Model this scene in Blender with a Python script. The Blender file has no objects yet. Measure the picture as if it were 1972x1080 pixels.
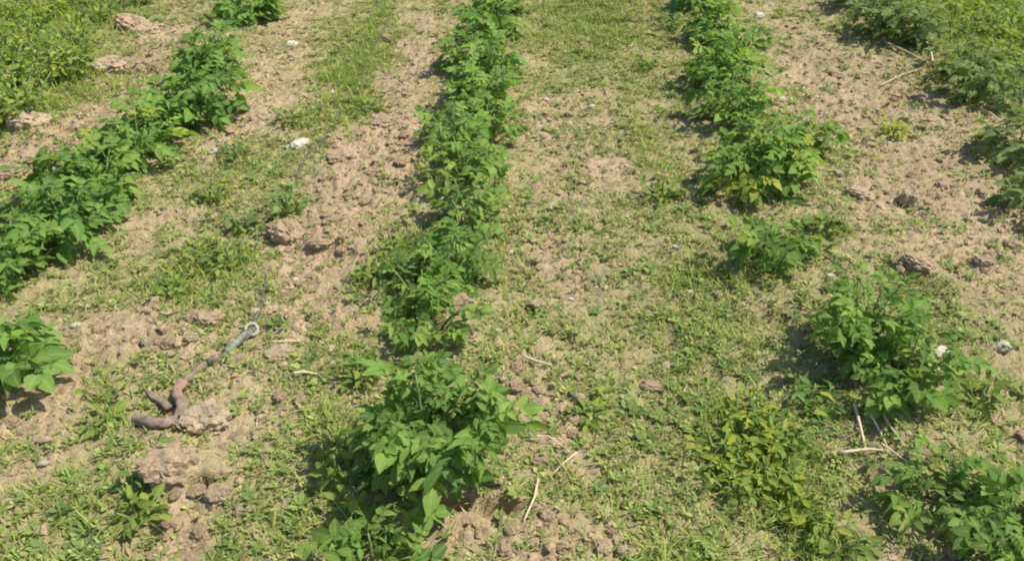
import bpy, bmesh, math, random
import numpy as np
from mathutils import Vector, Matrix, noise as mnoise

# ------------------------------------------------------------------ camera, sky, sun, exposure
scene = bpy.context.scene
COL = scene.collection
W, H = 1972.0, 1080.0                 # photograph's pixels, used to turn a pixel into a ground point
FPX = 1534.0                          # focal length in those pixels (about 28 mm on a 36 mm sensor)
CAM_H = 1.35
PITCH = math.atan(1128.0 / FPX)       # the crop rows meet 1128 px above the picture's centre
YAW = math.atan(39.0 * math.cos(PITCH) / FPX)
cam_d = bpy.data.cameras.new('camera')
cam_d.sensor_width = 36.0
cam_d.lens = 36.0 * FPX / W
cam_d.clip_start = 0.05
cam_d.clip_end = 1000.0
cam = bpy.data.objects.new('camera', cam_d)
COL.objects.link(cam)
cam.location = (0, 0, CAM_H)
cam.rotation_euler = (math.pi / 2 - PITCH, 0, YAW)
scene.camera = cam

SUN_EL, SUN_AZ = math.radians(57), math.radians(6)      # azimuth from +X (right of the rows) towards +Y
world = bpy.data.worlds.new('World')
scene.world = world
world.use_nodes = True
wn = world.node_tree.nodes
sky = wn.new('ShaderNodeTexSky')
sky.sky_type = 'NISHITA'
sky.sun_disc = False
sky.sun_elevation = SUN_EL
sky.sun_rotation = math.pi / 2 - SUN_AZ
world.node_tree.links.new(sky.outputs[0], wn['Background'].inputs[0])
wn['Background'].inputs[1].default_value = 0.125
sun_d = bpy.data.lights.new('sun', 'SUN')
sun_d.energy = 4.5
sun_d.angle = math.radians(0.55)
sun_d.color = (1.0, 0.94, 0.82)
sun = bpy.data.objects.new('sun', sun_d)
COL.objects.link(sun)
sdir = Vector((math.cos(SUN_EL) * math.cos(SUN_AZ), math.cos(SUN_EL) * math.sin(SUN_AZ), math.sin(SUN_EL)))
sun.rotation_euler = sdir.to_track_quat('Z', 'Y').to_euler()
sun.location = sdir * 20
vs = scene.view_settings
vs.view_transform = 'Standard'
vs.look = 'None'
vs.exposure = 0.39
vs.gamma = 1.0
vs.use_curve_mapping = False
scene.cycles.filter_width = 2.0      # the photograph is a soft one

# ------------------------------------------------------------------ helpers
CX, SX = math.cos(PITCH), math.sin(PITCH)
CY, SY = math.cos(YAW), math.sin(YAW)
def P(px, py, z=0.0):
    """pixel of the photograph -> point on the level z (the ground it touches)"""
    u, v = (px - W / 2) / FPX, (py - H / 2) / FPX
    # camera axes in the world before yaw: right (1,0,0), forward (0,cos,-sin), down (0,-sin,-cos)
    dx, dy, dz = u, CX - v * SX, -SX - v * CX
    t = (CAM_H - z) / -dz
    x, y = dx * t, dy * t
    return x * CY - y * SY, x * SY + y * CY
def proj(x, y, z=0.0):
    xr, yr = x * CY + y * SY, -x * SY + y * CY
    d = yr * CX + (CAM_H - z) * SX
    v = ((CAM_H - z) * CX - yr * SX) / d
    return W / 2 + FPX * xr / d, H / 2 + FPX * v, d
def mpp(px, py):
    """metres covered by one pixel at the ground point under that pixel"""
    x, y = P(px, py)
    return proj(x, y)[2] / FPX

def h2(ix, iy, s):
    n = (ix.astype(np.int64) * 374761393 + iy.astype(np.int64) * 668265263 + s * 2147483647) & 0xffffffff
    n = ((n ^ (n >> 13)) * 1274126177) & 0xffffffff
    n = (n ^ (n >> 16)) & 0xffffffff
    n = (n * 2246822519) & 0xffffffff
    return ((n ^ (n >> 15)) & 0xffffff) / float(0xffffff)
def vnoise(x, y, s=0):
    ix, iy = np.floor(x), np.floor(y)
    fx, fy = x - ix, y - iy
    fx = fx * fx * (3 - 2 * fx); fy = fy * fy * (3 - 2 * fy)
    a, b = h2(ix, iy, s), h2(ix + 1, iy, s)
    c, d = h2(ix, iy + 1, s), h2(ix + 1, iy + 1, s)
    return (a + (b - a) * fx) * (1 - fy) + (c + (d - c) * fx) * fy
def fbm(x, y, s=0, o=4):
    t, a, n = 0, 0.5, 0
    for k in range(o):
        t = t + a * vnoise(x * 2 ** k + 17.3 * k, y * 2 ** k - 9.1 * k, s + k); n += a; a *= 0.5
    return t / n
def worley(x, y, s=0):
    ix, iy = np.floor(x), np.floor(y)
    best = np.full(np.shape(x), 9.0); val = np.zeros(np.shape(x))
    for dx in (-1, 0, 1):
        for dy in (-1, 0, 1):
            jx, jy = ix + dx, iy + dy
            ox, oy = jx + h2(jx, jy, s), jy + h2(jx, jy, s + 1)
            d = (x - ox) ** 2 + (y - oy) ** 2
            m = d < best
            best = np.where(m, d, best); val = np.where(m, h2(jx, jy, s + 2), val)
    return np.sqrt(best), val

class Patch:
    """an oval on the ground, given by its pixel and its half sizes in pixels"""
    def __init__(s, px, py, rx, ry, a):
        s.x, s.y = P(px, py)
        s.rx = rx * mpp(px, py)
        s.ry = abs(P(px, py - ry)[1] - P(px, py + ry)[1]) / 2
        s.a = a
    def __call__(s, wx, wy):
        d = ((wx - s.x) / s.rx) ** 2 + ((wy - s.y) / s.ry) ** 2
        return s.a * np.exp(-np.minimum(d, 30) ** 1.3)
# green cover of short weeds and grass
OLIVE = [Patch(*a) for a in (
    (100, 130, 170, 160, 1.0), (690, 110, 60, 120, 1.1), (1150, 50, 140, 90, .9), (1120, 170, 120, 80, .35),
    (1890, 60, 150, 130, 1.0), (1330, 520, 170, 120, .75), (1250, 420, 110, 80, .45), (1270, 370, 60, 80, .7),
    (1340, 720, 190, 150, .95), (1470, 870, 110, 120, 1.2), (1230, 920, 190, 150, .8), (1350, 1040, 220, 90, .9),
    (380, 530, 180, 90, .75), (450, 490, 90, 50, .8), (300, 590, 120, 50, .45), (210, 800, 70, 70, .85),
    (140, 960, 220, 110, .7), (40, 1050, 130, 60, .9), (560, 900, 150, 150, .75), (500, 1040, 200, 70, .7),
    (600, 720, 120, 80, .5), (470, 320, 110, 70, .6), (420, 390, 120, 60, .5), (1060, 600, 120, 60, .5),
    (1120, 700, 80, 90, .5), (1750, 900, 260, 180, .55), (1880, 620, 130, 100, .45), (1580, 1030, 150, 80, .8),
    (1100, 400, 130, 80, .35), (1200, 230, 110, 90, .35), (350, 700, 130, 50, .4), (780, 250, 50, 130, .35),
    (720, 500, 70, 80, .5), (990, 560, 60, 60, .4), (1620, 430, 80, 60, .4), (580, 560, 60, 60, .4),
    (560, 100, 60, 110, .25), (330, 110, 60, 60, .15), (1650, 160, 150, 120, .22), (1750, 480, 180, 130, .22))]
BARE = [Patch(*a) for a in (
    (300, 110, 90, 130, 1.0), (70, 300, 120, 90, 1.0), (500, 200, 90, 80, .9), (560, 60, 50, 70, .8), (720, 330, 100, 150, 1.1),
    (800, 120, 60, 110, .8), (640, 470, 90, 60, 1.0), (600, 600, 90, 60, .9), (230, 640, 170, 60, 1.0),
    (90, 800, 120, 90, .8), (350, 930, 90, 90, 1.0), (340, 1040, 90, 60, .9), (1090, 220, 110, 90, .7),
    (1060, 490, 80, 60, .9), (1060, 780, 60, 120, 1.0), (1000, 1040, 200, 60, 1.2), (1680, 200, 170, 160, .8),
    (1800, 450, 190, 110, .7), (1120, 340, 130, 60, .5), (1930, 850, 90, 70, .6), (420, 700, 160, 60, .5),
    (340, 430, 120, 40, .6), (1700, 1040, 100, 60, .5), (520, 820, 80, 60, .4))]
BRIGHT = [Patch(*a) for a in (
    (690, 110, 45, 110, 1.0), (1470, 880, 75, 95, 2.0), (1890, 40, 110, 90, .55), (80, 60, 110, 80, .3), (1890, 120, 90, 50, .2),
    (450, 490, 70, 40, .8), (1120, 40, 110, 60, .6), (1400, 740, 80, 70, .3), (1560, 1000, 80, 80, .6), (215, 800, 50, 50, .6),
    (1320, 1060, 90, 50, .6), (1350, 640, 90, 60, .28), (1270, 900, 100, 80, .2), (400, 540, 110, 50, .35), (640, 860, 60, 60, .5), (600, 1000, 90, 50, .5), (1640, 1010, 80, 60, .25), (1250, 250, 50, 60, .35), (1340, 520, 90, 50, .4), (740, 520, 40, 50, .5), (130, 950, 130, 70, .18), (1880, 880, 60, 60, .3), (420, 330, 90, 50, .3), (140, 180, 70, 60, .5), (1930, 150, 60, 50, .5), (30, 1060, 90, 40, .6), (330, 560, 60, 40, .4), (1720, 265, 20, 12, .8), (1280, 350, 40, 60, .4))]
HOLES = []          # (x, y, radius, depth)
for px, py, r, dep in ((384, 932, 24, .11), (125, 252, 34, .06), (1206, 331, 14, .08), (955, 985, 45, .06), (868, 978, 34, .07),
                       (590, 492, 55, .018), (640, 492, 40, .015), (330, 432, 60, .014), (400, 440, 50, .014), (1090, 548, 80, .016),
                       (1740, 190, 60, .025), (1740, 400, 18, .02), (1660, 330, 40, .015), (800, 385, 70, .014), (270, 145, 60, .02),
                       (800, 600, 40, .015), (1700, 930, 70, .025), (300, 800, 30, .015), (1450, 620, 80, .02)):
    x, y = P(px, py); HOLES.append((x, y, r * mpp(px, py), dep))
MOUNDS = []
for px, py, r, h in ((640, 455, 70, .025), (1760, 525, 55, .025), (350, 905, 60, .022), (1000, 1060, 150, .02), (700, 350, 80, .02),
                     (330, 405, 90, .014), (260, 630, 110, .015), (880, 665, 50, .02), (70, 245, 60, .02), (780, 350, 60, .015)):
    x, y = P(px, py); MOUNDS.append((x, y, r * mpp(px, py), h))
ROWS = [P(435, 70)[0], P(940, 70)[0], P(1375, 70)[0], P(1720, 70)[0]]

def total(patches, x, y):
    wx = x + 0.16 * (vnoise(x * 7, y * 7, 91) - .5) + .05 * (vnoise(x * 23, y * 23, 93) - .5)
    wy = y + 0.16 * (vnoise(x * 7, y * 7, 92) - .5) + .05 * (vnoise(x * 23, y * 23, 94) - .5)
    return sum(p(wx, wy) for p in patches)
def olive(x, y):
    t = total(OLIVE, x, y)
    for rx in ROWS:
        t = t + .55 * np.exp(-((x - rx) / .24) ** 2) * np.clip(2.2 * fbm(x * 4, y * 4, 55, 2) - .5, 0, 1)
    return t
def bare(x, y):
    return np.clip(total(BARE, x, y), 0, 1)
def bright(x, y):
    return np.clip(total(BRIGHT, x, y), 0, 2)

def height(x, y):
    x = np.asarray(x, float); y = np.asarray(y, float)
    z = 0.05 * (fbm(x * 1.7, y * 1.7, 3, 3) - .5)
    for rx in ROWS:
        z = z + 0.022 * np.exp(-((x - rx) / 0.17) ** 2)
    near = np.clip((12 - np.hypot(x, y - 3)) / 6, 0, 1)
    b = bare(x, y)
    rough = 0.55 + 0.6 * b
    z = z + near * (0.022 * (fbm(x * 9, y * 9, 5, 3) - .5) * (.6 + .6 * b))
    d1, v1 = worley(x * 17 + 1.5 * fbm(x * 30, y * 30, 11, 2), y * 17, 21)
    z = z + near * rough * 0.014 * (v1 ** 2) * np.clip(1 - (d1 / .62) ** 2, 0, 1)
    d2, v2 = worley(x * 46 + 1.2 * vnoise(x * 70, y * 70, 12), y * 46, 31)
    z = z + near * rough * 0.012 * v2 * np.clip(1 - (d2 / .6) ** 2, 0, 1)
    z = z + near * 0.012 * (fbm(x * 55, y * 55, 41, 2) - .5)
    for hx, hy, r, dep in HOLES:
        d = ((x - hx) ** 2 + (1.7 * (y - hy)) ** 2) / (r * r)
        z = z - dep * np.exp(-np.minimum(d, 30) ** 2)
    for hx, hy, r, h in MOUNDS:
        d = ((x - hx) ** 2 + ((y - hy)) ** 2) / (r * r)
        z = z + h * np.exp(-np.minimum(d, 30) ** 1.6)
    return z
def gz(x, y):
    return float(height(np.array([x]), np.array([y]))[0])

def mesh_np(name, verts, faces_flat, loop_total, mat, smooth=True, color=None):
    me = bpy.data.meshes.new(name)
    verts = np.asarray(verts, np.float32); faces_flat = np.asarray(faces_flat, np.int32)
    nf = len(faces_flat) // loop_total
    me.vertices.add(len(verts)); me.loops.add(len(faces_flat)); me.polygons.add(nf)
    me.vertices.foreach_set('co', verts.ravel())
    me.loops.foreach_set('vertex_index', faces_flat)
    me.polygons.foreach_set('loop_start', np.arange(nf, dtype=np.int32) * loop_total)
    me.polygons.foreach_set('use_smooth', np.full(nf, smooth))
    if color is not None:
        at = me.color_attributes.new('tint', 'FLOAT_COLOR', 'POINT')
        c = np.ones((len(verts), 4), np.float32); c[:, :3] = color
        at.data.foreach_set('color', c.ravel())
    me.update(calc_edges=True)
    me.materials.append(mat)
    return me
def link(name, me, parent=None, kind=None, label=None, cat=None, group=None):
    o = bpy.data.objects.new(name, me)
    COL.objects.link(o)
    if parent: o.parent = parent
    if kind: o['kind'] = kind
    if label: o['label'] = label
    if cat: o['category'] = cat
    if group: o['group'] = group
    return o

# ------------------------------------------------------------------ materials
def new_mat(name):
    m = bpy.data.materials.new(name); m.use_nodes = True
    nt = m.node_tree
    return m, nt, nt.nodes, nt.nodes['Principled BSDF'], nt.links
def ramp(nodes, pts):
    r = nodes.new('ShaderNodeValToRGB')
    el = r.color_ramp.elements
    while len(el) < len(pts): el.new(0.5)
    for e, (p, c) in zip(el, pts):
        e.position = p; e.color = (*c, 1)
    return r
def noise(nodes, links, coord, scale, detail=4, rough=.6, dist=0):
    n = nodes.new('ShaderNodeTexNoise')
    n.inputs['Scale'].default_value = scale; n.inputs['Detail'].default_value = detail
    n.inputs['Roughness'].default_value = rough; n.inputs['Distortion'].default_value = dist
    links.new(coord, n.inputs['Vector'])
    return n
def mixc(nodes, links, fac, a, b, mode='MIX'):
    m = nodes.new('ShaderNodeMix'); m.data_type = 'RGBA'; m.blend_type = mode
    for sock, v in ((0, fac), (6, a), (7, b)):
        if hasattr(v, 'is_linked'): links.new(v, m.inputs[sock])
        elif isinstance(v, tuple): m.inputs[sock].default_value = (*v, 1)
        else: m.inputs[sock].default_value = v
    return m.outputs[2]

def soil_material(name, cols, sc=1.0, attr=False):
    m, nt, N, bs, L = new_mat(name)
    tc = N.new('ShaderNodeTexCoord').outputs['Object']
    n1 = noise(N, L, tc, 2.2 * sc, 5, .62)
    r1 = ramp(N, [(.32, cols[0]), (.52, cols[1]), (.70, cols[2])])
    L.new(n1.outputs[0], r1.inputs[0])
    n2 = noise(N, L, tc, 46 * sc, 5, .7)
    r2 = ramp(N, [(.26, (.52, .52, .52)), (.5, (1, 1, 1)), (.74, (1.25, 1.22, 1.17))])
    L.new(n2.outputs[0], r2.inputs[0])
    c = mixc(N, L, 1.0, r1.outputs[0], r2.outputs[0], 'MULTIPLY')
    n5 = noise(N, L, tc, 210 * sc, 2, .5)
    r5 = ramp(N, [(.33, (.55, .52, .48)), (.45, (1, 1, 1)), (.62, (1, 1, 1)), (.70, (1.4, 1.38, 1.3))])
    L.new(n5.outputs[0], r5.inputs[0])
    c = mixc(N, L, 1.0, c, r5.outputs[0], 'MULTIPLY')
    n3 = noise(N, L, tc, 13 * sc, 3, .6)
    r3 = ramp(N, [(.5, (0, 0, 0)), (.72, (1, 1, 1))])
    L.new(n3.outputs[0], r3.inputs[0])
    c = mixc(N, L, r3.outputs[0], c, mixc(N, L, .55, c, cols[3]))
    if attr:
        a = N.new('ShaderNodeAttribute'); a.attribute_name = 'tint'
        sep = N.new('ShaderNodeSeparateColor'); L.new(a.outputs['Color'], sep.inputs[0])
        c = mixc(N, L, sep.outputs[0], mixc(N, L, .65, c, cols[4]), c)
    L.new(c, bs.inputs['Base Color'])
    bs.inputs['Roughness'].default_value = .95
    bs.inputs['Specular IOR Level'].default_value = .15
    n4 = noise(N, L, tc, 150 * sc, 4, .7)
    bp = N.new('ShaderNodeBump'); bp.inputs['Strength'].default_value = 1.0; bp.inputs['Distance'].default_value = .007 if sc == 1.0 else .004
    L.new(n4.outputs[0], bp.inputs['Height']); L.new(bp.outputs[0], bs.inputs['Normal'])
    return m
SOIL = ((.37, .275, .168), (.46, .34, .218), (.52, .40, .268), (.54, .38, .26), (.30, .285, .125))
M_soil = soil_material('dry_soil', SOIL, attr=True)
M_clod = soil_material('soil_clod', SOIL, sc=.1)
M_crumb = soil_material('soil_crumb', SOIL)
M_stone = soil_material('pale_stone', ((.36, .28, .18), (.43, .34, .225), (.49, .395, .27), (.46, .36, .24)), sc=.05)
M_white = soil_material('white_stone', ((.60, .53, .41), (.68, .62, .50), (.75, .70, .59), (.62, .54, .41)), sc=.05)
M_red = soil_material('reddish_clod', ((.37, .265, .165), (.445, .325, .21), (.50, .375, .25), (.50, .365, .245)), sc=.1)

def leaf_material(name, c1, c2, c3, transl=.4, attr=False, rough=.68):
    """plant tissue: colour differs from leaf to leaf; some light passes through"""
    m, nt, N, bs, L = new_mat(name)
    if attr:
        a = N.new('ShaderNodeAttribute'); a.attribute_name = 'tint'
        c = a.outputs['Color']
    else:
        oi = N.new('ShaderNodeObjectInfo')
        r = ramp(N, [(0, c1), (.55, c2), (1, c3)])
        L.new(oi.outputs['Random'], r.inputs[0])
        tc = N.new('ShaderNodeTexCoord').outputs['Object']
        n = noise(N, L, tc, 55, 3, .6)
        rr = ramp(N, [(.3, (.72, .75, .7)), (.7, (1.2, 1.15, 1.15))])
        L.new(n.outputs[0], rr.inputs[0])
        c = mixc(N, L, 1.0, r.outputs[0], rr.outputs[0], 'MULTIPLY')
        ar = N.new('ShaderNodeAttribute'); ar.attribute_name = 'rib'
        pw = N.new('ShaderNodeMath'); pw.operation = 'POWER'; pw.inputs[1].default_value = 5
        L.new(ar.outputs['Fac'], pw.inputs[0])
        c = mixc(N, L, pw.outputs[0], c, mixc(N, L, .45, c, (.42, .48, .17)))
        n4 = noise(N, L, tc, 130, 2, .5)
        bp = N.new('ShaderNodeBump'); bp.inputs['Strength'].default_value = .5; bp.inputs['Distance'].default_value = .003
        L.new(n4.outputs[0], bp.inputs['Height']); L.new(bp.outputs[0], bs.inputs['Normal'])
    L.new(c, bs.inputs['Base Color'])
    bs.inputs['Roughness'].default_value = rough
    bs.inputs['Specular IOR Level'].default_value = .2
    tr = N.new('ShaderNodeBsdfTranslucent')
    L.new(mixc(N, L, 1.0, c, (1.25, 1.3, .6), 'MULTIPLY'), tr.inputs['Color'])
    mx = N.new('ShaderNodeMixShader'); mx.inputs[0].default_value = transl
    L.new(bs.outputs[0], mx.inputs[1]); L.new(tr.outputs[0], mx.inputs[2])
    L.new(mx.outputs[0], N['Material Output'].inputs['Surface'])
    return m
LEAF = {
    'dark': leaf_material('potato_leaf_dark', (.10, .205, .048), (.155, .30, .066), (.24, .40, .095)),
    'mid': leaf_material('potato_leaf', (.12, .22, .048), (.195, .33, .066), (.30, .43, .095)),
    'light': leaf_material('potato_leaf_light', (.13, .25, .048), (.215, .38, .068), (.32, .48, .095)),
    'grey': leaf_material('potato_leaf_greyish', (.12, .18, .065), (.185, .265, .09), (.27, .35, .13)),
    'yellow': leaf_material('yellowing_leaf', (.27, .34, .04), (.38, .44, .055), (.46, .48, .085)),
    'weed': leaf_material('weed_leaf', (.15, .235, .045), (.23, .33, .06), (.33, .43, .09)),
    'brown': leaf_material('withered_leaf', (.34, .22, .12), (.42, .28, .16), (.48, .34, .2)),
}
M_blade = leaf_material('grass_blade', None, None, None, .3, True, .6)
M_stem, _, _, _b, _ = new_mat('plant_stem')
_b.inputs['Base Color'].default_value = (.17, .25, .08, 1); _b.inputs['Roughness'].default_value = .6
def plain(name, col, rough=.8, sc=40, var=.35):
    m, nt, N, bs, L = new_mat(name)
    tc = N.new('ShaderNodeTexCoord').outputs['Object']
    n = noise(N, L, tc, sc, 4, .65)
    r = ramp(N, [(.3, tuple(c * (1 - var) for c in col)), (.7, tuple(min(1, c * (1 + var)) for c in col))])
    L.new(n.outputs[0], r.inputs[0]); L.new(r.outputs[0], bs.inputs['Base Color'])
    bs.inputs['Roughness'].default_value = rough
    return m
M_straw = plain('dry_stalk', (.56, .45, .29), .7, 60, .25)
M_hose = plain('dusty_black_hose', (.10, .095, .07), .75, 50, .5)
M_hoseend = plain('muddy_hose', (.21, .155, .115), .95, 45, .5)
M_sleeve = plain('grey_green_sleeve', (.17, .19, .14), .75, 60, .55)
M_clamp = plain('black_clamp', (.03, .03, .03), .5, 40, .3)
M_tie = plain('faded_red_tie', (.29, .175, .13), .95, 60, .4)
M_ring = plain('pale_ring', (.40, .38, .29), .7, 60, .3)
M_stake = plain('green_paint', (.05, .16, .10), .5, 30, .3)

# ------------------------------------------------------------------ the field
def axis(lo, hi, fine, lim):
    """coordinates: fine steps between lo and hi, growing outwards to +-lim"""
    mid = []
    v = lo
    while v < hi:
        mid.append(v); v += fine(v)
    mid.append(hi)
    out, s, v = [], fine(hi), hi
    while v < lim:
        s *= 1.35; v += s; out.append(v)
    left, s, v = [], fine(lo), lo
    while v > -lim:
        s *= 1.35; v -= s; left.append(v)
    return np.array(left[::-1] + mid + out)
gx = axis(-3.1, 3.3, lambda v: .0068 if abs(v) < 1.3 else .010, 150)
gy = axis(.72, 5.6, lambda v: .0066 + .0022 * max(0, v - 1), 150)
X, Y = np.meshgrid(gx, gy)
Z = height(X, Y)
nv = X.size
idx = np.arange(nv).reshape(X.shape)
quads = np.stack([idx[:-1, :-1], idx[:-1, 1:], idx[1:, 1:], idx[1:, :-1]], -1).reshape(-1)
bt = np.clip(.30 + .75 * bare(X, Y) - .5 * np.clip(olive(X, Y), 0, 1) + .5 * (fbm(X * 12, Y * 12, 61, 3) - .5), 0, 1).ravel()
ground = link('field', mesh_np('field', np.stack([X, Y, Z], -1).reshape(-1, 3), quads, 4, M_soil, True,
                               np.stack([bt, bt, bt], -1)), kind='structure')
ground['label'] = 'dry tan field soil with low crop ridges and crumbly bare patches'

# ------------------------------------------------------------------ leaves
RIB = set()
def leaflet(V, F, org, ang, length, width, rng, tilt=0., droop=.25, fold=.3):
    """one ovate leaflet: five stations, folded along its midrib, tip bending down"""
    st = ((0, .06), (.16, .72), (.38, 1.0), (.62, .86), (.84, .45), (1, .0))
    ca, sa = math.cos(ang), math.sin(ang)
    roll = rng.uniform(-.5, .5) + tilt
    base = len(V)
    n = len(st)
    for t, w in st:
        x = t * length
        zc = -droop * length * t * t + .04 * length + rng.uniform(-.03, .03) * length
        hw = w * width * .5
        rows = [(0, zc)] if w == 0 else [(-hw, zc + hw * fold * rng.uniform(.5, 1.4)), (0, zc), (hw, zc + hw * fold * rng.uniform(.5, 1.4))]
        RIB.add(len(V) + (1 if len(rows) == 3 else 0))
        for yy, zz in rows:
            y2 = yy * math.cos(roll) - (zz - zc) * math.sin(roll)
            z2 = zc + yy * math.sin(roll) + (zz - zc) * math.cos(roll)
            V.append((org[0] + x * ca - y2 * sa, org[1] + x * sa + y2 * ca, org[2] + z2))
    for k in range(n - 2):
        a = base + 3 * k
        F.append((a, a + 1, a + 4, a + 3)); F.append((a + 1, a + 2, a + 5, a + 4))
    a = base + 3 * (n - 2)
    F.append((a, a + 1, a + 3)); F.append((a + 1, a + 2, a + 3))
def tube(V, F, pts, rad, sides=4):
    base = len(V)
    for i, p in enumerate(pts):
        d = (Vector(pts[min(i + 1, len(pts) - 1)]) - Vector(pts[max(i - 1, 0)])).normalized()
        a = d.cross(Vector((0, 0, 1)))
        if a.length < .05: a = d.cross(Vector((1, 0, 0)))
        a.normalize(); b = d.cross(a)
        r = rad(i / (len(pts) - 1)) if callable(rad) else rad
        for k in range(sides):
            t = 2 * math.pi * k / sides
            V.append(tuple(Vector(p) + a * (r * math.cos(t)) + b * (r * math.sin(t))))
    for i in range(len(pts) - 1):
        for k in range(sides):
            q = base + i * sides; k2 = (k + 1) % sides
            F.append((q + k, q + k2, q + sides + k2, q + sides + k))
    F.append(tuple(base + k for k in range(sides))[::-1])
    F.append(tuple(base + (len(pts) - 1) * sides + k for k in range(sides)))
def to_mesh(name, V, F, mat, smooth=True, rib=None):
    me = bpy.data.meshes.new(name)
    me.from_pydata(V, [], F)
    if rib:
        at_ = me.attributes.new('rib', 'FLOAT', 'POINT')
        at_.data.foreach_set('value', [1.0 if k in rib else 0.0 for k in range(len(V))])
    me.polygons.foreach_set('use_smooth', [smooth] * len(me.polygons))
    me.materials.append(mat); me.update()
    return me
def compound_leaf(name, seed, mat):
    """potato leaf 1 unit long along +X: a midrib with pairs of leaflets and a larger end leaflet"""
    rng = random.Random(seed)
    V, F = [], []
    RIB.clear()
    k = rng.uniform(.12, .4); side = rng.uniform(-.18, .18)
    rz = lambda t: .18 * t - k * t * t
    ry = lambda t: side * t * t
    tube(V, F, [(t * .72, ry(t), rz(t)) for t in (0, .35, .7, 1)], lambda t: .014 - .006 * t, 3)
    npair = rng.choice((2, 2, 3))
    for j in range(npair):
        t = .36 + .55 * j / max(1, npair - 1) - (.05 if npair == 3 else 0)
        s = .25 + .07 * j / max(1, npair - 1)
        for sg in (-1, 1):
            l = s * rng.uniform(.88, 1.15)
            tt = t + rng.uniform(-.04, .04)
            leaflet(V, F, (tt * .72, ry(tt), rz(tt)), sg * rng.uniform(.8, 1.2), l, l * rng.uniform(.52, .7), rng,
                    tilt=sg * rng.uniform(-.1, .45), droop=rng.uniform(.05, .75), fold=rng.uniform(.15, .65))
    l = rng.uniform(.34, .42)
    leaflet(V, F, (.70, ry(1), rz(1)), rng.uniform(-.2, .2) + side, l, l * rng.uniform(.66, .8), rng, droop=rng.uniform(.2, .6), fold=rng.uniform(.2, .45))
    return to_mesh(name, V, F, mat, True, set(RIB))
def simple_leaf(name, seed, mat):
    rng = random.Random(seed)
    V, F = [], []
    RIB.clear()
    tube(V, F, [(0, 0, 0), (.15, 0, .03), (.3, 0, .05)], .014, 3)
    leaflet(V, F, (.28, 0, .04), 0, .72, .72 * rng.uniform(.4, .62), rng, droop=rng.uniform(.1, .5), fold=rng.uniform(.2, .5))
    return to_mesh(name, V, F, mat, True, set(RIB))
CL = {k: [compound_leaf('leaf_' + k, 100 + 7 * i, m) for i in range(14)] for k, m in LEAF.items()}
SL = {k: [simple_leaf('leaf_blade_' + k, 300 + 7 * i, m) for i in range(6)] for k, m in LEAF.items()}

def leaf_matrix(pos, d, roll, size):
    d = d.normalized()
    side = Vector((0, 0, 1)).cross(d)
    if side.length < .05: side = Vector((0, 1, 0))
    side.normalize()
    up = d.cross(side)
    r = Matrix((d, side, up)).transposed().to_4x4()
    return Matrix.Translation(pos) @ r @ Matrix.Rotation(roll, 4, 'X') @ Matrix.Scale(size, 4)

def plant(name, label, cat, group, px, py, R, Hh, stems, per, leaf, size, seed, lean=(0, 0), extra=None, simple=False, low=0):
    """a leafy plant: stems fanning out of one base, compound leaves along each stem.
    px, py = the pixel where its stems leave the soil"""
    rng = random.Random(seed)
    x, y = P(px, py)
    root = link(name, None, None, None, label, cat, group)
    root.empty_display_size = .05
    z0 = gz(x, y)
    root.location = (x, y, z0 - .004)
    lib = SL if simple else CL
    for s in range(stems):
        az = 2 * math.pi * (s + rng.uniform(-.3, .3)) / stems + seed
        out = (0.12 if s == 0 else rng.uniform(.35, .85)) * R
        tip = Vector((math.cos(az) * out + lean[0], math.sin(az) * out + lean[1], Hh * (rng.uniform(.8, 1.05) if s == 0 else rng.uniform(.5, .95))))
        b = Vector((math.cos(az) * .015, math.sin(az) * .015, 0))
        mid = b * .5 + Vector((tip.x * .38, tip.y * .38, tip.z * .62))
        q = lambda t: b * ((1 - t) ** 2) + mid * (2 * t * (1 - t)) + tip * (t * t)
        V, F = [], []
        tube(V, F, [q(t) for t in (0, .25, .5, .75, 1)], lambda t: .0045 - .0025 * t, 4)
        link('stem', to_mesh('stem', V, F, M_stem), root)
        n = per + rng.randint(-1, 1)
        for i in range(n):
            t = .22 + .78 * (i + rng.uniform(0, .6)) / n
            t = min(t, 1.0)
            p = q(t)
            a2 = i * 2.4 + rng.uniform(-.5, .5) + az
            outw = Vector((p.x - lean[0] * .5, p.y - lean[1] * .5, 0))
            if outw.length > 1e-4: outw.normalize()
            d = Vector((math.cos(a2), math.sin(a2), 0)) + outw * rng.uniform(.3, 1.0)
            if d.length < .1: d = outw
            d.normalize()
            d.z = rng.uniform(-.35, .6) if t < .8 else rng.uniform(.2, .9)
            k = leaf
            if not simple and leaf != 'grey':        # young tips are lighter, old leaves darker
                k = rng.choice((leaf, leaf, 'light', 'mid', 'mid' if t > .6 else 'dark', 'dark'))
            if extra and rng.random() < extra[1]: k = extra[0]
            sz = size * (rng.uniform(.62, 1.18) if t < .8 else rng.uniform(.45, .85))
            o = link('leaf', rng.choice(lib[k]), root)
            o.matrix_local = leaf_matrix(p, d, rng.uniform(-.9, .9), sz)
    for i in range(low):        # old leaves resting near the soil around the base
        az = rng.uniform(0, 6.28)
        d = Vector((math.cos(az), math.sin(az), rng.uniform(-.02, .15)))
        o = link('leaf', rng.choice(lib[extra[0] if extra and rng.random() < extra[1] * 2 else leaf]), root)
        o.matrix_local = leaf_matrix(Vector((d.x * .05, d.y * .05, rng.uniform(.03, .09))), d, rng.uniform(-.3, .3), size * rng.uniform(.8, 1.1))
    return root

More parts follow.
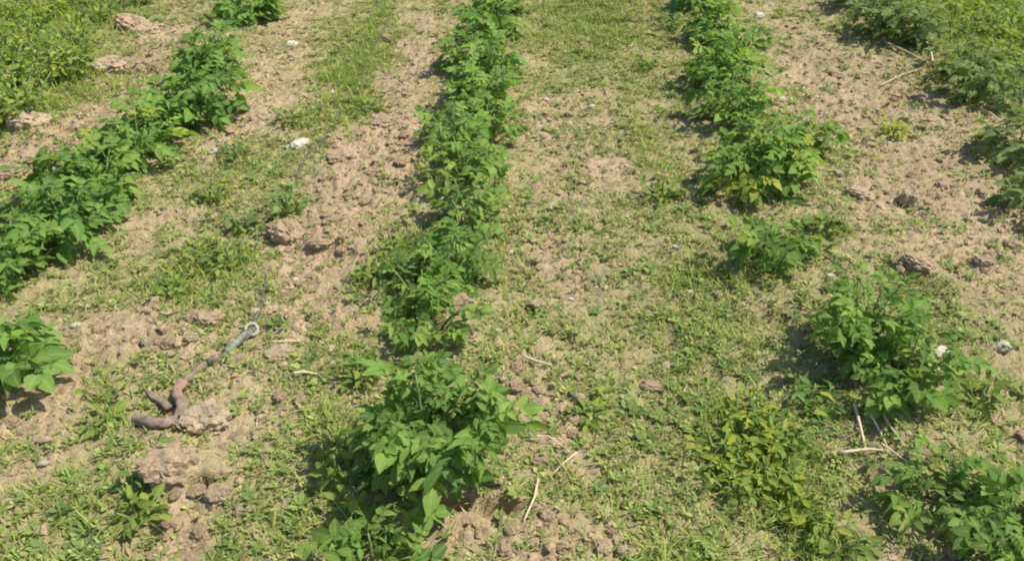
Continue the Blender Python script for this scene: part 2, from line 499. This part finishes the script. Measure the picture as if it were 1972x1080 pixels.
# potato rows: (px, py, radius m, height m, stems, leaves per stem, leaf kind, leaf size, extra)
ORD = ['first', 'second', 'third', 'fourth', 'fifth', 'sixth', 'seventh', 'eighth', 'ninth', 'tenth', 'eleventh', 'twelfth', 'thirteenth', 'fourteenth', 'fifteenth']
Y6 = ('yellow', .06); B4 = ('brown', .008)
left_row = [(5, 735, .17, .20, 4, 7, 'dark', .17, None), (5, 565, .13, .13, 3, 5, 'mid', .13, None), (60, 510, .13, .14, 4, 5, 'mid', .14, None),
            (140, 475, .17, .20, 5, 8, 'dark', .16, None), (125, 405, .14, .17, 4, 6, 'dark', .15, None), (200, 385, .18, .21, 5, 8, 'dark', .16, None),
            (270, 310, .19, .21, 5, 8, 'dark', .16, Y6), (330, 245, .15, .2, 4, 7, 'dark', .15, None), (395, 225, .18, .24, 5, 8, 'dark', .16, None),
            (415, 150, .20, .25, 5, 8, 'dark', .16, None), (480, 45, .20, .22, 5, 8, 'dark', .16, None), (540, -30, .2, .22, 5, 7, 'dark', .16, None)]
mid_row = [(735, 1100, .15, .12, 4, 6, 'mid', .12, Y6), (832, 900, .235, .29, 11, 9, 'mid', .152, None), (835, 650, .14, .14, 4, 5, 'mid', .12, ('brown', .03)),
           (810, 585, .14, .14, 4, 5, 'mid', .12, None), (865, 535, .16, .18, 5, 6, 'mid', .13, None), (905, 445, .21, .19, 5, 6, 'mid', .13, None),
           (895, 355, .17, .18, 4, 6, 'mid', .14, None), (880, 290, .17, .18, 4, 6, 'mid', .14, None), (945, 265, .15, .17, 4, 5, 'mid', .13, None),
           (920, 215, .19, .2, 5, 6, 'mid', .15, Y6), (945, 165, .18, .2, 5, 7, 'dark', .15, None), (905, 135, .17, .19, 4, 7, 'dark', .15, None),
           (950, 75, .18, .2, 5, 7, 'mid', .15, None), (965, 25, .18, .2, 5, 7, 'mid', .15, None), (970, -30, .2, .2, 5, 7, 'mid', .15, None)]
right_row = [(1915, 1060, .16, .15, 5, 6, 'mid', .12, None), (1800, 975, .14, .14, 4, 6, 'mid', .12, None), (1720, 755, .18, .19, 6, 7, 'light', .13, B4),
             (1640, 680, .21, .27, 7, 9, 'light', .12, None), (1480, 500, .14, .17, 5, 7, 'mid', .12, None), (1420, 375, .14, .18, 4, 7, 'mid', .14, Y6),
             (1500, 360, .16, .18, 5, 7, 'light', .13, ('yellow', .15)), (1450, 315, .19, .22, 5, 8, 'light', .14, None), (1545, 295, .13, .15, 4, 5, 'mid', .13, None),
             (1400, 235, .2, .25, 6, 8, 'light', .14, None), (1380, 165, .2, .25, 6, 8, 'light', .14, None), (1420, 130, .18, .22, 5, 8, 'light', .14, None),
             (1365, 85, .18, .22, 5, 8, 'light', .14, None), (1350, 25, .18, .2, 5, 7, 'mid', .15, None)]
far_row = [(1990, 410, .18, .16, 4, 6, 'grey', .15, None), (1955, 315, .21, .2, 5, 7, 'grey', .16, None), (1885, 210, .22, .19, 5, 7, 'grey', .16, None),
           (1845, 160, .18, .17, 4, 7, 'grey', .15, None), (1740, 95, .22, .21, 5, 8, 'grey', .16, None), (1690, 75, .2, .2, 5, 7, 'grey', .15, None), (1660, 25, .21, .2, 5, 7, 'grey', .16, None)]
SPECIAL = {('m', 1): 'large bushy potato plant standing apart in the middle row beside bare crumbly soil',
           ('m', 0): 'small low potato plant before the large bushy one in the middle row',
           ('r', 3): 'tall bright green potato plant with small dense leaves in the right row',
           ('r', 2): 'sprawling potato plant beside the white stones, shading dry stalks',
           ('r', 4): 'small lone potato plant in the gap of the right row',
           ('r', 6): 'potato plant with yellowing leaves in the right row, above the gap',
           ('l', 0): 'dark potato plant at the end of the left row, level with the hose'}
for key, rowlist, nm in (('l', left_row, 'dark green left'), ('m', mid_row, 'middle'), ('r', right_row, 'bright green right'), ('f', far_row, 'greyish outer right')):
    for i, (px, py, R, hh, st, per, lf, sz, ex) in enumerate(rowlist):
        R, hh, sz, per = R * (.84 if key == 'l' else .78), hh * .85, sz * (.85 if key == 'l' else .8), per + 2
        lab = SPECIAL.get((key, i), '%s potato plant of the %s row, counted from its loose end' % (ORD[i], nm))
        plant('potato_plant', lab, 'potato plant', 'potato plants of the %s row' % nm, px, py, R, hh, st, per, lf, sz, 1000 + 37 * i + ord(key), extra=ex, low=6 if lf != 'grey' else 3)

# ------------------------------------------------------------------ broad-leaved weeds
weeds = [(560, 410, .10, .08, 5, 6, 'dark', 'dark leafy weed beside the reddish clod between left and middle rows'),
         (440, 500, .13, .06, 6, 6, 'weed', 'spreading light green weed beside the left row, beyond the hose end'),
         (455, 300, .08, .05, 4, 5, 'grey', 'greyish weed beside the small white stone right of the left row'), (410, 385, .07, .05, 4, 5, 'weed', 'little weed between the left row and the hose, beyond the spreading one'),
         (470, 440, .08, .05, 4, 5, 'grey', 'greyish weed beside the spreading light green weed'), (340, 560, .08, .05, 4, 5, 'weed', 'low weed in the green patch between left row and hose ring'),
         (205, 815, .05, .03, 3, 4, 'weed', 'light green weed just left of the bent hose end'), (1275, 380, .09, .07, 5, 6, 'weed', 'leafy weed at the left foot of the right row'),
         (1240, 130, .09, .06, 4, 5, 'weed', 'low weed in the grass left of the far right-row plants'), (1565, 785, .08, .06, 4, 5, 'dark', 'dark shaded weed under the tall bright potato plant'),
         (700, 730, .08, .06, 4, 5, 'weed', 'weed at the hose side of the large bushy plant, behind its shadow'), (660, 920, .08, .06, 4, 6, 'weed', 'weed in the shadow of the large bushy plant'), (690, 1030, .07, .06, 4, 5, 'weed', 'weed beside the small low potato plant of the middle row'),
         (1500, 850, .06, .05, 4, 5, 'dark', 'dark little weed inside the bright grass patch'), (730, 540, .09, .06, 5, 6, 'weed', 'broad weed on the hose side of the middle row, near reddish clods'), (760, 480, .08, .05, 4, 5, 'weed', 'weed nestling against the middle row opposite the crumbled mound'),
         (1290, 60, .09, .08, 4, 6, 'dark', 'dark weed at the foot of the green stake'), (1590, 460, .06, .05, 4, 5, 'weed', 'weed right of the small lone potato plant'), (1880, 780, .08, .06, 4, 5, 'weed', 'weed in dry litter below the lone white stone'),
         (1130, 800, .05, .04, 4, 4, 'weed', 'small weed in short grass right of the pebbles'), (1720, 268, .04, .04, 4, 4, 'yellow', 'tiny yellow green weed alone in the bare strip right of the right row'),
         (700, 210, .10, .05, 4, 5, 'weed', 'low dark weed across the thin hose'), (1600, 1050, .09, .07, 5, 5, 'weed', 'leafy weed below the bright grass patch'),
         (560, 240, .07, .05, 4, 5, 'weed', 'small weed left of the hose near the whitish stone'), (270, 1000, .06, .05, 4, 5, 'weed', 'small weed below the big cracked clod'), (272, 935, .025, .04, 2, 2, 'dark', 'dark weed against the big cracked clod')]
for i, (px, py, R, hh, st, per, lf, lab) in enumerate(weeds):
    st, per = st + 2, per + 1
    plant('weed', lab or 'small broad-leaved weed growing in the soil between the crop rows', 'weed', None if lab else 'small weeds between the rows',
          px, py, R, hh, st, per, lf, (.04 if not lab else .046), 5000 + 13 * i, simple=True, extra=('yellow', .06), low=2)
clumps = [(20, 40, 'yellow'), (110, 30, 'yellow'), (60, 100, 'weed'), (150, 90, 'weed'), (10, 130, 'weed'), (90, 160, 'weed'), (40, 205, 'weed'),
          (135, 150, 'weed'), (-40, 60, 'weed'), (-50, 170, 'weed'), (25, 165, 'dark2'), (75, 60, 'dark2'), (115, 115, 'dark2'), (60, 15, 'weed'), (160, 15, 'weed'), (160, 125, 'weed'), (60, 235, 'weed'), (0, 90, 'dark2'), (0, 240, 'weed'), (-60, 270, 'weed'), (190, 45, 'weed'), (265, 8, 'dark')]
for i, (px, py, lf) in enumerate(clumps):
    lab = 'tall leafy weed in the green thicket outside the left row'
    grp = 'weeds of the thicket outside the left row'
    if lf == 'yellow': lab, grp = 'tall yellow green weed in the thicket outside the left row', 'yellow green weeds of the thicket'
    if lf == 'dark2': lab, grp, lf = 'darker green leafy weed inside the thicket outside the left row', 'darker weeds of the thicket', 'mid'
    if lf == 'dark': lab, grp = 'dark green leafy weed at the end of the weed thicket', None
    plant('tall_weed', lab, 'weed', grp, px, py, .19, .17, 8, 12, lf, .052, 7000 + 31 * i, simple=True, extra=('weed' if lf == 'yellow' else 'yellow', .3), low=4)

for i, (px, py) in enumerate(((1420, 800), (1475, 825), (1440, 860), (1500, 870), (1450, 915), (1510, 930), (1415, 940), (1540, 985), (1385, 880))):
    plant('weed', 'yellow green bushy weed in the bright patch between middle and right rows', 'weed', 'yellow green weeds of the bright patch',
          px, py, .075, .06, 7, 8, 'yellow', .036, 9000 + 17 * i, simple=True, extra=('weed', .35), low=4)
for i, (px, py, lf) in enumerate(((1850, 30, 'yellow'), (1930, 20, 'yellow'), (1900, 80, 'weed'), (1960, 90, 'yellow'), (1800, 10, 'weed'), (1960, 150, 'weed'), (1920, 130, 'yellow'), (1840, 80, 'weed'), (1880, 55, 'yellow'), (1945, 55, 'weed'), (1780, 40, 'yellow'), (2010, 60, 'yellow'), (1870, -20, 'yellow'))):
    plant('tall_weed', 'yellow green leafy weed in the grass outside the outer right row' if lf == 'yellow' else 'green leafy weed in the grass outside the outer right row', 'weed',
          'yellow weeds outside the outer right row' if lf == 'yellow' else 'green weeds outside the outer right row', px, py, .2, .12, 8, 12, lf, .05, 8000 + 31 * i, simple=True, extra=('weed', .3), low=3)

# ------------------------------------------------------------------ hose
def at(px, py, lift=0.0):
    x, y = P(px, py)
    return Vector((x, y, gz(x, y) + lift))
def smooth_path(pts, n):
    """Catmull-Rom through the points"""
    out = []
    pts = [pts[0] * 2 - pts[1]] + pts + [pts[-1] * 2 - pts[-2]]
    for i in range(1, len(pts) - 2):
        for k in range(n):
            t = k / n
            a, b, c, d = pts[i - 1:i + 3]
            out.append(.5 * ((2 * b) + (c - a) * t + (2 * a - 5 * b + 4 * c - d) * t * t + (3 * b - a - 3 * c + d) * t ** 3))
    out.append(pts[-2])
    return out
hose = link('irrigation_hose', None, label='dusty irrigation hose between left and middle rows, its end bent over and tied', cat='hose')
hose.location = (*P(345, 775), 0)
hose.location.z = gz(hose.location.x, hose.location.y)
def hose_part(name, pts, rad, mat, sides=10, n=5, parent=None):
    V, F = [], []
    pp = [p - hose.location for p in smooth_path(pts, n)]
    tube(V, F, pp, rad, sides)
    wob = (lambda v: 1 + 0.0) if name == 'clamp' else None
    if wob is None:        # dented, caked with mud
        V = [tuple(Vector(v) + .0036 * mnoise.noise_vector(Vector(v) * 55) + .0016 * mnoise.noise_vector(Vector(v) * 120)) for v in V]
    return link(name, to_mesh(name, V, F, mat), parent or hose)
run = [(775, -80), (764, 0), (742, 55), (716, 105), (694, 150), (668, 200), (640, 245), (612, 285), (588, 320), (560, 385), (535, 450), (515, 520), (500, 590), (484, 645), (452, 675), (418, 700)]
lift = [.005] * 8 + [.006, -.004, -.004, -.004, .0, .014, .014, .014]
hose_part('pipe', [at(p[0], p[1], l) for p, l in zip(run, lift)], .0058, M_hose)
hose_part('sleeve', [at(484, 645, .010), at(462, 664, .011), at(435, 685, .011)], .0105, M_sleeve, 12, 10)
hose_part('bare_pipe', [at(422, 698, .016), at(392, 716, .010), at(362, 742, .010), at(346, 768, .014)], .0085, M_hoseend, 10, 10)
hose_part('bent_end', [at(344, 768, .015), at(352, 785, .014), at(351, 803, .012), at(332, 822, .010), at(302, 830, .009), at(264, 815, .010)],
          lambda t: .0115 + .0015 * math.sin(9 * t), M_hoseend, 14, 12)
c0 = at(404, 708, .013)
ax = (at(392, 716, .017) - at(422, 698, .016)).normalized()
hose_part('clamp', [c0 - ax * .006, c0 + ax * .006], .013, M_clamp, 12, 1)
hose_part('tie', [at(358, 752, .02), at(346, 768, .019), at(349, 780, .017)], .0125, M_tie, 12, 8)
hose_part('folded_strip', [at(288, 762, .010), at(306, 776, .011), at(330, 790, .010)], .008, M_hoseend, 10, 8)
r0 = at(487, 643, .013)
hose_part('ring', [r0 + Vector((.016 * math.cos(a), .014 * math.sin(a), .008 * math.sin(a))) for a in [k * math.pi / 5 for k in range(11)]], .0045, M_ring, 8, 2)

# ------------------------------------------------------------------ stake at the far end of the right row
stx = link('stake', None, label='dark green painted stake standing at the right row', cat='stake')
sx_, sy_ = P(1291, 45)
stx.location = (sx_, sy_, gz(sx_, sy_) - .02)
V, F = [], []
tube(V, F, [(0, 0, 0), (.004, 0, .3), (0, .004, .62)], .013, 10)
link('post', to_mesh('post', V, F, M_stake), stx)
V, F = [], []
tube(V, F, [(0, .004, .615), (0, .004, .635), (0, .004, .645)], lambda t: .016 - .006 * t * t, 10)
link('cap', to_mesh('cap', V, F, M_clamp), stx)

# ------------------------------------------------------------------ clods and stones
def clod_mesh(name, seed, mat, sub=4, amp=.38, fine=.12):
    bm = bmesh.new()
    bmesh.ops.create_icosphere(bm, subdivisions=sub, radius=1)
    off = Vector((seed * 3.7, seed * 1.9, seed * .7))
    for v in bm.verts:
        d = v.co.normalized()
        n = mnoise.noise(d * 1.1 + off) * amp + mnoise.noise(d * 2.6 + off) * amp * .6 + mnoise.noise(d * 6 + off) * fine * 1.6 + mnoise.noise(d * 15 - off) * fine
        v.co = d * (1 + n)
        v.co.z = min(v.co.z, .85 + .25 * mnoise.noise(d * 1.7 - off))
    me = bpy.data.meshes.new(name)
    bm.to_mesh(me); bm.free()
    me.materials.append(mat)
    return me
CM = {k: [clod_mesh(k, 1 + i, m) for i in range(5)] for k, m in (('clod', M_clod), ('stone', M_stone), ('white', M_white), ('red', M_red))}
CM['white'] = [clod_mesh('white', 1 + i, M_white, 3, .38, .07) for i in range(5)]
rng = random.Random(5)
def clod(name, px, py, wpx, kind, label, cat, group=None, flat=.6, depth=.8, rot=None, sink=.35):
    x, y = P(px, py)
    r = wpx * mpp(px, py) * .5
    o = link(name, rng.choice(CM[kind]), None, None, label, cat, group)
    hh = r * flat
    o.location = (x, y, gz(x, y) + hh * (1 - 2 * sink) * .9)
    o.scale = (r, r * depth, hh)
    o.rotation_euler = (rng.uniform(-.2, .2), rng.uniform(-.2, .2), rng.uniform(-.4, .4) if rot is None else rot)
    return o
for a in (
    (330, 930, 88, 'clod', 'big cracked soil clod beside the dark hole, near the bent hose end', .8),
    (424, 958, 50, 'clod', 'soil clod on the other side of the dark hole from the big one', .7),
    (397, 812, 92, 'stone', 'broad flat-faced clod touching the bent end of the hose', .5),
    (549, 458, 62, 'red', 'reddish upright clod at the edge of a crumbled mound', .9),
    (618, 472, 48, 'red', 'low reddish clod on the crumbled mound', .5),
    (406, 618, 56, 'clod', 'rounded clod near the pale ring of the hose', .7),
    (375, 612, 34, 'clod', 'small clod beside the rounded clod near the hose ring', .7),
    (1748, 395, 46, 'stone', 'tan clod with a steep shaded face in the bare strip', .9),
    (1652, 388, 52, 'stone', 'pale flat clod between the right row and the steep clod', .5),
    (1760, 532, 66, 'red', 'wide pinkish lump in the bare ground beside the right row', .55),
    (1890, 512, 44, 'clod', 'tan clod next to the wide pinkish lump', .6),
    (58, 248, 64, 'stone', 'pale clod near the weed thicket outside the left row', .6),
    (78, 316, 60, 'clod', 'broad low clod between weed thicket and left row', .5),
    (30, 345, 50, 'red', 'pinkish clod against the outer side of the left row', .6),
    (255, 55, 60, 'red', 'pinkish clod beside the dark leafy weed outside left row', .6),
    (210, 130, 64, 'stone', 'flat pale clod between thicket and left row', .4),
    (890, 592, 46, 'red', 'orange reddish clod beside the middle row plants', .7),
    (886, 668, 56, 'clod', 'rounded clod behind the large bushy plant', .6),
    (880, 610, 26, 'red', 'small orange clod beside the orange reddish clod', .7),
    (1562, 306, 46, 'stone', 'tan lump lying under the right row leaves', .6),
    (1748, 700, 44, 'red', 'dry tan lump among the leaves beside white stones', .6),
    (1255, 742, 40, 'red', 'pinkish lump in the short green weeds', .5),
    (1432, 972, 44, 'red', 'pinkish lump below the bright grass tuft', .5),
    (810, 880, 40, 'clod', 'clod under the large bushy plant', .6),
    (470, 985, 36, 'clod', 'small clod near a dark hollow in the left strip', .6),
    (735, 235, 52, 'red', 'low reddish clod right of the thin hose', .4),
    (660, 320, 54, 'red', 'reddish crumbled clod beside the hose, near the middle row', .5)):
    clod('soil_clod', *a[:4], a[4], 'soil clod', flat=a[5] * 1.15, sink=.36)
for a in ((540, 684, 54, 'stone', 'flat pale stone near the hose ring', .45), (286, 668, 26, 'stone', 'small upright pale stone left of the hose', .9),
          (1926, 678, 32, 'white', 'white stone lying alone beside the right row', .6), (1808, 696, 40, 'white', 'white stone under the potato leaves', .55),
          (1798, 722, 34, 'white', 'second white stone under the potato leaves, lower one', .5), (578, 282, 44, 'white', 'whitish stone left of the thin hose', .6),
          (412, 292, 24, 'white', 'small white stone beside a greyish weed', .7), (563, 95, 24, 'white', 'small white stone at the edge of the bare strip', .7),
          (1036, 752, 24, 'stone', 'pale pebble beside the large bushy plant', .8), (1022, 792, 18, 'stone', 'smaller pebble below the pale pebble', .8),
          (1034, 586, 32, 'stone', 'pale stone right of the middle row', .6), (1630, 385, 18, 'stone', 'pebble beside the pale flat clod', .7)):
    clod('stone', *a[:4], a[4], 'stone', flat=a[5], sink=.25)
for px, py, w in ((1210, 262, 14), (1140, 208, 16), (1055, 275, 14), (1052, 195, 12), (985, 490, 14), (1415, 40, 12), (1502, 200, 16), (1460, 40, 20), (1532, 60, 12),
                  (1548, 172, 16), (1300, 480, 12), (1450, 768, 20), (1650, 775, 16), (800, 255, 12), (745, 75, 16), (570, 535, 18), (795, 640, 12), (1400, 600, 12),
                  (1595, 545, 14), (1330, 560, 12), (960, 640, 14), (640, 180, 14), (1100, 560, 12), (150, 640, 16), (640, 700, 14), (430, 860, 20), (90, 900, 16)):
    clod('pebble', px, py, w, 'white' if rng.random() < .6 else 'stone', 'small pale pebble lying loose on the field soil', 'pebble', 'loose pale pebbles', .75, sink=.2)
# many medium clods lying loose on the bare soil
n = 0
while n < 130:
    px, py = rng.uniform(0, W), rng.uniform(0, H)
    x, y = P(px, py)
    if float(bare(np.array([x]), np.array([y]))[0]) < rng.uniform(.25, .9): continue
    if min(abs(x - r) for r in ROWS) < .12: continue
    clod('clod', px, py, rng.uniform(.018, .042) / mpp(px, py), rng.choice(('clod', 'clod', 'red', 'stone')),
         'palm-sized or smaller loose soil clod on the bare ground between rows', 'soil clod', 'loose clods on the bare soil', rng.uniform(.5, .8), rng.uniform(.7, 1), rng.uniform(0, 6), .3)
    n += 1

# ------------------------------------------------------------------ dry stalks
def stalk(a, b, r, lab, grp=None, lift=.012):
    p, q = at(*a, lift), at(*b, lift * .6)
    m = (p + q) / 2 + Vector((rng.uniform(-.01, .01), rng.uniform(-.01, .01), .006 + .1 * lift))
    o = link('dry_stalk', None, None, None, lab, 'stalk', grp)
    V, F = [], []
    pts = smooth_path([p, p * .55 + m * .45, m, q * .6 + m * .4, q], 2)
    tube(V, F, [v - p for v in pts], lambda t: r * (1 - .55 * t), 5)
    o.data = None
    bpy.data.objects.remove(o)
    o = link('dry_stalk', to_mesh('dry_stalk', V, F, M_straw), None, None, lab, 'stalk', grp)
    o.location = p
for a, b, r, lab, grp in (
    ((1640, 792), (1664, 876), .0045, 'dry straw stalk leaning from under the sprawling potato plant', 'stalks beside the sprawling potato plant'),
    ((1662, 800), (1704, 872), .004, 'dry straw stalk leaning from under the sprawling potato plant', 'stalks beside the sprawling potato plant'),
    ((1690, 812), (1740, 880), .003, 'dry straw stalk leaning from under the sprawling potato plant', 'stalks beside the sprawling potato plant'),
    ((1612, 882), (1708, 880), .0045, 'straw stalk lying across the leaning ones beside the right row', None),
    ((1690, 870), (1745, 905), .003, 'thin straw stalk running towards the small potato plant of right row', None),
    ((1036, 932), (1008, 1022), .004, 'pale stalk lying right of the large bushy plant', None),
    ((1110, 880), (1060, 920), .003, 'thin stalk lying on bare soil right of the large bushy plant', None),
    ((568, 732), (612, 725), .005, 'short pale stalk right of the hose', None),
    ((1008, 694), (1062, 706), .004, 'pale stalk behind the pebbles, right of the middle row', None),
    ((524, 666), (580, 660), .004, 'pale stalk behind the flat pale stone', None),
    ((1768, 90), (1792, 148), .007, 'thick pale stalk by the outer right row', None),
    ((1700, 100), (1785, 142), .006, 'pale dry stalk running up to the thick one', None),
    ((1692, 172), (1765, 150), .004, 'thin dry stalk in the bare strip of outer right row', None),
    ((1880, 230), (1930, 262), .005, 'dry stalk between two plants of the outer right row', None),
    ((1020, 850), (1085, 868), .003, 'thin straw piece beside the large bushy plant', None)):
    stalk(a, b, r, lab, grp)

# ------------------------------------------------------------------ uncountable cover: grass, tiny weeds, straw, crumbs
R2 = np.random.default_rng(11)
def scatter(n, dens, margin=(300, 200)):
    """random ground points kept with probability dens(x, y)"""
    x = R2.uniform(-3.6, 3.8, n); y = R2.uniform(.75, 6.2, n)
    px, py, _ = proj(x, y)
    k = (px > -margin[0]) & (px < W + margin[0]) & (py > -margin[1]) & (py < H + margin[1])
    x, y = x[k], y[k]
    k = R2.random(len(x)) < dens(x, y)
    return x[k], y[k]
def blades(name, x, y, length, width, tilt, bend, col, label):
    n = len(x)
    z = height(x, y)
    az = R2.uniform(0, 2 * np.pi, n)
    dx, dy = np.cos(az), np.sin(az)
    sx, sy = -dy, dx
    st, ct = np.sin(tilt), np.cos(tilt)
    vs_ = []
    for t, w in ((0, .8), (.5, 1), (1, 0)):
        bx = length * (t * st + bend * t * t * .5)
        bz = length * (t * ct - bend * t * t * .35)
        px, py, pz = x + dx * bx, y + dy * bx, z - .004 + np.maximum(bz, .0015 + .004 * t)
        if w == 0: vs_.append((px, py, pz))
        else:
            hw = width * w * .5
            vs_.append((px - sx * hw, py - sy * hw, pz)); vs_.append((px + sx * hw, py + sy * hw, pz + hw * .4))
    V = np.stack([np.stack(v, -1) for v in vs_], 1)            # n,5,3
    b = np.arange(n)[:, None] * 5
    F = np.concatenate([b + np.array([[0, 1, 3]]), b + np.array([[0, 3, 2]]), b + np.array([[2, 3, 4]])], 1)
    c = np.repeat(col, 5, 0)
    return link(name, mesh_np(name, V.reshape(-1, 3), F.ravel(), 3, M_blade, True, c), None, 'stuff', label, 'grass')
def tint(n, cols, spread=.25, x=None, y=None):
    cols = np.array(cols)
    i = R2.integers(0, len(cols), n); j = R2.integers(0, len(cols), n)
    t = R2.random((n, 1))
    c = cols[i] * (1 - t) + cols[j] * t
    if x is not None:                      # some spots have dried out, others are fresh
        k = np.clip((fbm(x * 4.5, y * 4.5, 87, 3) - .44) * 4, 0, .75)[:, None]
        c = c * (1 - k) + np.array([(.47, .41, .21)]) * k
    return c * (1 + spread * (R2.random((n, 1)) * 2 - 1))
def d_olive(x, y):
    o = olive(x, y)
    pn = fbm(x * 6, y * 6, 71, 3)
    base = .19 + .34 * np.clip((pn - .42) * 4, 0, 1)
    cl = .35 + 1.5 * np.clip((fbm(x * 22, y * 22, 73, 2) - .36) * 3, 0, 1)
    return np.clip(cl * (base + .92 * np.clip(o, 0, 1.1) * (.35 + 1.3 * np.clip((pn - .32) * 2.6, 0, 1))) * (1 - .76 * bare(x, y)), 0, 1)
x, y = scatter(880000, d_olive)
n = len(x); print('short grass', n)
blades('short_grass', x, y, R2.uniform(.010, .034, n) * (.6 + .9 * fbm(x * 22, y * 22, 73, 2)), R2.uniform(.0016, .004, n), R2.uniform(.4, 1.45, n), R2.uniform(0, .6, n),
       tint(n, ((.21, .255, .07), (.28, .31, .085), (.165, .22, .06), (.36, .36, .13), (.47, .42, .22)), .25, x, y), 'short olive green grass and weed blades over the field')
x, y = scatter(950000, lambda x, y: np.clip(.85 * bright(x, y) * (.3 + 1.4 * np.clip((fbm(x * 16, y * 16, 79, 2) - .35) * 3, 0, 1)), 0, 1))
n = len(x); print('bright grass', n)
far = np.clip((y - 2.9) / 1.0, 0, 1) * (np.abs(x) > 1.2)
blades('bright_grass', x, y, R2.uniform(.02, .06, n) * (1 + 1.1 * far), R2.uniform(.002, .0045, n), R2.uniform(.1, 1.1, n), R2.uniform(.1, .8, n),
       tint(n, ((.23, .32, .06), (.31, .39, .07), (.39, .43, .10), (.19, .28, .06))), 'fresh yellow green grass growing in dense patches')
x, y = scatter(260000, lambda x, y: np.clip(.25 + .4 * fbm(x * 5, y * 5, 77, 3) - .12 * bare(x, y), 0, 1))
n = len(x); print('straw', n)
blades('straw_litter', x, y, R2.uniform(.008, .035, n), R2.uniform(.0010, .0024, n), R2.uniform(1.35, 1.57, n), R2.uniform(0, .1, n),
       tint(n, ((.52, .43, .27), (.42, .34, .20), (.60, .51, .35), (.33, .26, .15))), 'dry straw bits and dead grass strewn on the soil')

def sprouts(name, x, y, rad, nl, col, label):
    """tiny rosettes: nl flat oval leaves each"""
    n = len(x); z = height(x, y)
    VV, CC = [], []
    a0 = R2.uniform(0, 6.28, n)
    for k in range(nl):
        a = a0 + k * 6.28 / nl + R2.uniform(-.4, .4, n)
        L_ = rad * R2.uniform(.6, 1.2, n); wd = L_ * R2.uniform(.22, .36, n)
        up = R2.uniform(.1, .7, n)
        dx, dy = np.cos(a), np.sin(a)
        pts = []
        for t, w in ((.05, 0), (.6, -1), (1, 0), (.6, 1)):
            pts.append(np.stack([x + dx * L_ * t - dy * wd * w, y + dy * L_ * t + dx * wd * w, z + .003 + L_ * up * t + (wd * .25 if w else 0)], -1))
        VV.append(np.stack(pts, 1)); CC.append(np.repeat(col * R2.uniform(.8, 1.2, (n, 1)), 4, 0))
    V = np.concatenate(VV, 0)
    F = np.arange(len(V) * 4)
    return link(name, mesh_np(name, V.reshape(-1, 3), F, 4, M_blade, True, np.concatenate(CC, 0)), None, 'stuff', label, 'weeds')
x, y = scatter(140000, d_olive)
n = len(x); print('sprouts', n)
sprouts('tiny_weeds', x, y, R2.uniform(.006, .019, n), 4, tint(n, ((.21, .29, .07), (.28, .345, .085), (.17, .25, .065), (.36, .39, .13))), 'tiny low weeds carpeting the soil between the rows')

x, y = scatter(8500, lambda x, y: np.clip(d_olive(x, y) * (1 - .8 * bare(x, y)) * (2.2 * fbm(x * 9, y * 9, 66, 2) - .5), 0, 1))
n = len(x); print('low weeds', n)
sprouts('low_weeds', x, y, R2.uniform(.012, .030, n), 7, tint(n, ((.17, .25, .06), (.23, .31, .075), (.14, .215, .06), (.31, .36, .11))), 'low leafy weeds spread in patches over the ground')

def crumbs(name, x, y, r, col, label):
    bm = bmesh.new(); bmesh.ops.create_icosphere(bm, subdivisions=1, radius=1)
    bv = np.array([v.co[:] for v in bm.verts]); bf = np.array([[v.index for v in f.verts] for f in bm.faces]); bm.free()
    n = len(x); m = len(bv)
    jit = 1 + .35 * (R2.random((n, m, 1)) * 2 - 1)
    a = R2.uniform(0, 6.28, n); ca, sa = np.cos(a)[:, None], np.sin(a)[:, None]
    v = bv[None] * jit * (r[:, None, None] * np.stack([R2.uniform(.8, 1.3, n), R2.uniform(.7, 1.1, n), R2.uniform(.5, .8, n)], -1)[:, None, :])
    V = np.stack([v[..., 0] * ca - v[..., 1] * sa + x[:, None], v[..., 0] * sa + v[..., 1] * ca + y[:, None], v[..., 2] + (height(x, y) + r * .2)[:, None]], -1)
    F = (bf[None] + (np.arange(n) * m)[:, None, None]).ravel()
    return link(name, mesh_np(name, V.reshape(-1, 3), F, 3, M_crumb, False), None, 'stuff', label, 'soil crumbs')
x, y = scatter(110000, lambda x, y: np.clip(.06 + .7 * bare(x, y) * (.3 + fbm(x * 8, y * 8, 81, 2)), 0, 1))
n = len(x); print('crumbs', n)
crumbs('soil_crumbs', x, y, R2.uniform(.1, 1, n) ** 3.2 * .0125 + .0018, None, 'loose crumbs of dry soil scattered over the bare patches')
